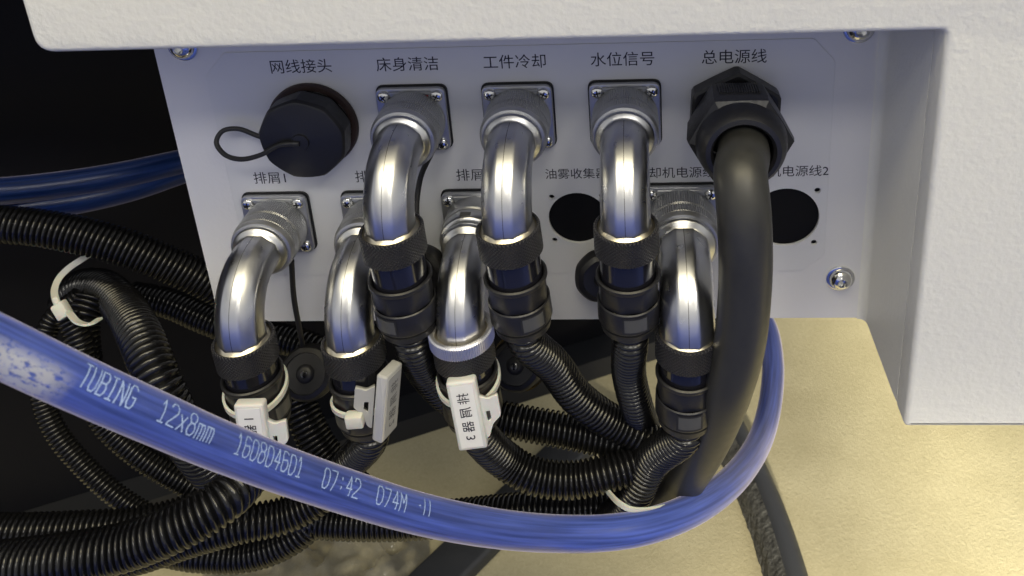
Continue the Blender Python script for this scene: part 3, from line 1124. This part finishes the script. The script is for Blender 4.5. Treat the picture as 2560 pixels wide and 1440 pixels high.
tube_text('TUBING', 166, 304)
tube_text('12x8mm', 362, 494)
tube_text('160804601', 550, 720)
tube_text('07:42', 776, 866, h0=-0.9, size=5.2)
tube_text('074M', 912, 982, h0=-0.5, size=5.0)
tube_text('-||', 1014, 1048, h0=0.0, size=4.4)

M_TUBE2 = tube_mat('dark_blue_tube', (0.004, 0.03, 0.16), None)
for lab_, P in (('dark blue tube in shadow, upper of two behind the panel edge', pts((-1100, 430, 600), (-600, 465, 620), (-90, 480, 640), (0, 478, 642), (150, 462, 660), (300, 438, 680), (430, 410, 705), (520, 390, 730))),
                ('dark blue tube in shadow, lower of two above the corrugated hose', pts((-1100, 600, 610), (-600, 580, 630), (-90, 548, 645), (60, 520, 655), (200, 500, 670), (330, 470, 690), (450, 430, 715), (540, 400, 740)))):
    bm = bmesh.new()
    sweep(bm, smooth_path(P, 3), 6.0, n=28)
    tag(obj('air_tube', bm, M_TUBE2, origin=P[0], smooth=60), lab_, 'tube', 'dark blue tubes')


# ------------------------------------------------------------------ dust caps hanging on cords
def dust_cap(label, centre, face, r, cordpts, brass=False, length=11):
    t = thing('dust_cap', label, 'dust cap', centre, 'dust caps hanging on cords')
    A = AX(centre, face)
    bm = bmesh.new()
    lathe(bm, [(r * .8, -length), (r * .98, -length + .6), (r, -length + 2), (r, -3), (r * .9, -1.0), (r * .74, 0.0), (r * .72, -.6), (r * .34, -.5), (r * .28, 0.5), (r * .2, 1.0)], A, n=48, poly=(8, .3, .35), cap0=True, cap1=True)
    obj('cap_body', bm, M_CAP, t, world=True, smooth=30)
    bm = bmesh.new()
    lathe(bm, [(r * .12, 1.0), (r * .12, 1.5), (r * .05, 1.7)], A, n=20, cap1=True)
    obj('rivet', bm, M_BARREL, t, world=True, smooth=40)
    if brass:
        bm = bmesh.new()
        lathe(bm, [(r * 1.02, -length - 1.2), (r * 1.1, -length - .6), (r * 1.1, -length + .8), (r * 1.02, -length + 1.4)], A, n=48)
        obj('metal_rim', bm, M_BRASS, t, world=True, smooth=40)
    if cordpts:
        bm = bmesh.new()
        sweep(bm, smooth_path(cordpts, 1.5), 1.1, n=10)
        obj('cord', bm, M_RUBBER, t, world=True, smooth=60)


c1 = at(762, 935, d=612)
dust_cap('black faceted dust cap dangling below the panel between the two lower left connectors', c1, (0.05, -.75, .55), 11.5, [Vector((XB[0] + 7, -12, ZB - 11)), at(735, 745, d=600), at(750, 830, d=612), at(762, 900, d=626), c1])
c2 = at(1287, 915, d=608)
dust_cap('dark dust cap with a brass rim hanging behind the silver ringed connector', c2, (-.05, -.75, .5), 11.0, None, brass=True, length=13)
c3 = Vector((26, -14, -83))
dust_cap('dust cap seen edge on, behind the 水位信号 connector', at(1508, 700, y=-16), (.2, -.95, .2), 10.8, None, length=6)
dust_cap('dust cap half hidden behind the 床身清洁 connector', at(1046, 690, y=-20), (-.3, -.9, .25), 11.5, [Vector((XT[1] + 8, -10, -9)), at(1050, 450, y=-8), at(1042, 540, y=-14), at(1060, 620, y=-20), at(1050, 670, y=-20)], length=6)


# ------------------------------------------------------------------ cable markers tied to the glands
def strap(bm, B, r, h, w=2.3, th=.9, a0=0, a1=2 * PI, n=48, slope=0.0):
    rr = []
    for i in range(n + 1):
        a = a0 + (a1 - a0) * i / n
        hh = h + slope * math.sin(a)
        rr.append([bm.verts.new(B @ Vector((q * math.cos(a), q * math.sin(a), hh + e))) for q, e in ((r, -w / 2), (r + th, -w / 2 + .2), (r + th, w / 2 - .2), (r, w / 2))])
    for i in range(n):
        for k in range(4):
            bm.faces.new((rr[i][k], rr[i][(k + 1) % 4], rr[i + 1][(k + 1) % 4], rr[i + 1][k]))


def marker(label, c, centre, right, down, text, flip, mat, ink, tie_h, head_px=None, head_a=None, slope=2.0, wing=1, wing_right=None):
    """flat tag: right = across the face, down = along it, out = face normal; tied round connector c's strain relief"""
    t = thing('cable_marker', label, 'cable marker', centre, 'white cable markers')
    right = Vector(right).normalized()
    down = Vector(down).normalized()
    outn = down.cross(right).normalized()
    right = outn.cross(down).normalized()
    if outn.dot(CAM - Vector(centre)) < 0:
        outn = -outn
    M = Matrix.Translation(Vector(centre)) @ Matrix((right, down, outn)).transposed().to_4x4()
    bm = bmesh.new()
    rbox(bm, -5.2, 5.2, -13.8, 13.8, -2.2, 2.2, 1.0, 3, M=M)
    body = obj('marker_body', bm, mat, t, world=True, smooth=40)
    # wing with slots that the tie passes through
    Mw = M
    if wing_right is not None:
        wr = Vector(wing_right).normalized()
        wo = down.cross(wr).normalized()
        wr = wo.cross(down).normalized()
        Mw = Matrix.Translation(Vector(centre)) @ Matrix((wr, down, wo)).transposed().to_4x4()
    bm = bmesh.new()
    s = wing
    out = [(s * 4.6, -6.2), (s * 7.5, -4.4), (s * 11.5, -5.6), (s * 11.5, 2.6), (s * 8.2, 5.6), (s * 6.4, 10.2), (s * 4.6, 11.5)]
    out = rounded(out, .8, 3)
    hole = [(s * 6.4, 0.2), (s * 8.0, 0.2), (s * 8.0, 3.6), (s * 6.4, 4.8)]
    pb = plate(out, [hole], -.9, .9)
    me = bpy.data.meshes.new('w')
    pb.to_mesh(me)
    pb.free()
    bm.from_mesh(me)
    bpy.data.meshes.remove(me)
    for v in bm.verts:
        v.co = Mw @ Vector((v.co.x, v.co.z, v.co.y - .6))
    obj('wing', bm, mat, t, world=True)
    # printed insert
    bm = bmesh.new()
    box(bm, -3.9, 3.9, -12.4, 12.4, 2.15, 2.32, M=M)
    obj('insert', bm, M_TAGP if ink is M_INK else mat, body, world=True)
    b = text_bm(text, 4.6, 'CENTER', spacing=1.45, offset=0.02)
    for v in b.verts:
        x, y = v.co.x, v.co.y - 1.7
        if flip:
            q = Vector((y, -x, 2.42))
        else:
            q = Vector((-y, x, 2.42))
        v.co = M @ q
    obj('caption', b, ink, body, world=True)
    bm = bmesh.new()
    strap(bm, c['B'], 10.95, c['g0'] + tie_h, slope=slope)
    st = obj('tie_strap', bm, M_TIE, t, world=True, smooth=40)
    if head_a is not None:
        a = head_a
        hh = c['g0'] + tie_h + slope * math.sin(a)
        p = c['B'] @ Vector((12.7 * math.cos(a), 12.7 * math.sin(a), hh))
        o_ = (p - c['B'] @ Vector((0, 0, hh))).normalized()
        Mh = AX(p, o_, up=c['dir'])
        bm = bmesh.new()
        rbox(bm, -3.2, 3.2, -2.7, 2.7, -2, 2.4, .9, 2, M=Mh)
        obj('tie_head', bm, M_TIE, st, world=True, smooth=40)
    return t


def tag_axes(p_tl, p_tr, p_br, p_bl, d0, d1):
    tl, tr, br, bl = at(*p_tl, d=d0), at(*p_tr, d=d0), at(*p_br, d=d1), at(*p_bl, d=d1)
    return (tl + tr + br + bl) / 4, (tr - tl), (bl - tl)


ce, ri, dn = tag_axes((1118, 952), (1190, 948), (1216, 1108), (1150, 1114), 515, 525)
marker('white cable marker printed 排屑器3 on the silver ringed connector', cF, ce, ri, dn, '排屑器3', False, M_TAG, M_INK, 4.0, slope=-2.5)
ce, ri, dn = tag_axes((590, 1010), (662, 1006), (682, 1165), (612, 1170), 515, 525)
marker('white cable marker with its print half hidden by the blue tube', cD, ce, ri, dn, '排屑器1', True, M_TAG, M_INK, 7.0, slope=-2.5)
bmx = bmesh.new()
ce = at(968, 1003, d=528)
dn = (at(962, 1085, d=533) - at(975, 920, d=521))
M_FAINT = nm('faint_ink', (0.16, 0.16, 0.17), 0.5)
marker('frosted cable marker turned edgeways on a tie with a square white head', cE, ce, Vector((0.32, 0.95, 0.0)), dn, '排屑器2', False, M_TAGD, M_FAINT, 10.5, head_a=-1.65, slope=2.2, wing=-1, wing_right=(1, 0.2, 0))


# loose cable ties
def loop_tie(label, P, headp=None, w=2.6, head_at=None):
    t = thing('cable_tie', label, 'cable tie', P[0], 'white cable ties')
    path = smooth_path(P, 1.0)
    bm = bmesh.new()
    sweep(bm, path, 1.0, prof=[(.45, -w / 2), (.45, w / 2), (-.45, w / 2), (-.45, -w / 2)], up0=-FWD)
    obj('strap', bm, M_TIE, t, world=True)
    if headp is not None:
        M = AX(headp, -FWD, up=RIGHT + UP * .6)
        bm = bmesh.new()
        rbox(bm, -3.4, 3.4, -2.8, 2.8, -2, 2, .8, 2, M=M)
        rbox(bm, -6.2, -3.0, -1.2, 1.2, -.6, .6, .3, 1, M=M)
        obj('tie_head', bm, M_TIE, t, world=True, smooth=40)


loop_tie('white cable tie with a square head, looped in the dark at the left', pts((232, 630, 655), (205, 648, 650), (170, 672, 645), (148, 695, 640), (136, 725, 632), (145, 762, 620), (172, 782, 606), (196, 806, 596), (225, 810, 592), (250, 796, 600)), headp=at(155, 775, d=608))
loop_tie('white cable tie without a visible head, round the hoses at the lower right', pts((1505, 1208, 580), (1525, 1235, 566), (1548, 1258, 556), (1575, 1273, 553), (1610, 1276, 556), (1660, 1268, 566)), w=2.2)

# ------------------------------------------------------------------ bars and cables lying on the carpet
def bar(name, label, cat, a, b, wid, hgt, mat, side=None, mats=None):
    a, b = Vector(a), Vector(b)
    d = (b - a).normalized()
    n = Vector((-d.y, d.x, 0))
    t = thing(name, label, cat, a)
    bm = bmesh.new()
    L = (b - a).length
    M = Matrix.Translation(a) @ Matrix((d, n, Vector((0, 0, 1)))).transposed().to_4x4()
    rbox(bm, 0, L, -wid / 2, wid / 2, 0.05, hgt, 2.5, 3, M=M)
    obj('rubber_body', bm, mat, t, world=True, smooth=40)
    return t, M, L


M_BAR = nm('floor_rubber', (0.035, 0.037, 0.042), 0.5)
add_noise(M_BAR, 120, rough=(0.4, 0.6), bump=0.05, dist=0.001)
M_EDGE = nm('worn_rubber', (0.05, 0.05, 0.047), 0.85)
add_noise(M_EDGE, 350, bump=0.8, dist=0.002, detail=6, col=((0.03, 0.03, 0.028), (0.10, 0.10, 0.092)))
P = [at(1782, 985, z=-290), at(1826, 1075, z=-290), at(1884, 1195, z=-290), at(1934, 1320, z=-290), at(1974, 1450, z=-290), at(2006, 1580, z=-290)]
for p in P:
    p.z = -290
t = thing('floor_cable', 'thick dark rubber cable with a worn felt edge on the carpet beside the blue tube', 'floor cable', P[0] + Vector((0, 0, -10)))
path = smooth_path(P, 3.0)
bm = bmesh.new()
sweep(bm, path, 10.0, n=40, up0=(0, 0, 1))
obj('rubber_body', bm, M_BAR, t, world=True, smooth=60)
bm = bmesh.new()
rng = random.Random(3)
rows = []
fr_ = frames(path, (0, 0, 1))
sgn = 1 if fr_[0][3].x < 0 else -1
for i, (p, T, N, B_) in enumerate(fr_):
    row = []
    for k, a in enumerate((18, 40, 62, 86, 112)):
        rr = 10.5 + rng.uniform(-.25, .35)
        row.append(bm.verts.new(p + N * rr * math.cos(math.radians(a)) + B_ * sgn * rr * math.sin(math.radians(a))))
    row.append(bm.verts.new(p + N * -9.7 + B_ * sgn * (11.5 + rng.uniform(-.4, .4))))
    rows.append(row)
for i in range(len(rows) - 1):
    for k in range(5):
        bm.faces.new((rows[i][k], rows[i][k + 1], rows[i + 1][k + 1], rows[i + 1][k]))
obj('felt_edge', bm, M_EDGE, t, world=True)

h0 = at(1470, 1065, z=-290)
h1 = at(1085, 1440, z=-290)
h0.z = h1.z = -300
h2 = h1 + (h1 - h0) * .5
h0 = h0 + (h0 - h1) * .15
bar('floor_strip', 'dark rubber strip lying slantwise on the carpet beneath the hoses', 'floor strip', h0, h2, 25, 10, M_BAR)

# ------------------------------------------------------------------ crumpled clear bag on the carpet
def bag_mat():
    m = bpy.data.materials.new('clear_film')
    m.use_nodes = True
    nt = m.node_tree
    b = nt.nodes['Principled BSDF']
    b.inputs['Base Color'].default_value = (0.75, 0.75, 0.72, 1)
    b.inputs['Roughness'].default_value = 0.12
    tr = nt.nodes.new('ShaderNodeBsdfTransparent')
    tr.inputs[0].default_value = (0.95, 0.94, 0.92, 1)
    mx = nt.nodes.new('ShaderNodeMixShader')
    fr = nt.nodes.new('ShaderNodeFresnel')
    fr.inputs[0].default_value = 2.2
    nt.links.new(fr.outputs[0], mx.inputs[0])
    nt.links.new(tr.outputs[0], mx.inputs[1])
    nt.links.new(b.outputs[0], mx.inputs[2])
    nt.links.new(mx.outputs[0], nt.nodes['Material Output'].inputs[0])
    return m


from mathutils import noise as mnoise
bc = at(770, 1420, z=-292)
bm = bmesh.new()
bmesh.ops.create_grid(bm, x_segments=70, y_segments=44, size=1)
for v in bm.verts:
    x, y = v.co.x * 62, v.co.y * 36
    e = max(0, 1 - max(abs(v.co.x), abs(v.co.y)) ** 4)
    p = Vector((x * .035, y * .035 + .3 * math.sin(x * .05), 1.3))
    ridge = 1 - abs(mnoise.noise(p * 1.3)) * 2
    ridge2 = 1 - abs(mnoise.noise(p * 3.1 + Vector((4, 2, 0)))) * 2
    v.co = Vector((bc.x + x + 3 * mnoise.noise(p * 2), bc.y + y + 4 * mnoise.noise(p * 2 + Vector((9, 0, 0))), -298.5 + e * (9 * ridge ** 2 + 4 * ridge2 + 3)))
tag(obj('plastic_bag', bm, bag_mat(), origin=(bc.x, bc.y, -299), smooth=180), 'crumpled clear plastic bag lying on the carpet at the bottom left', 'plastic bag')

for o in bpy.data.objects:
    if '_o' in o:
        del o['_o']
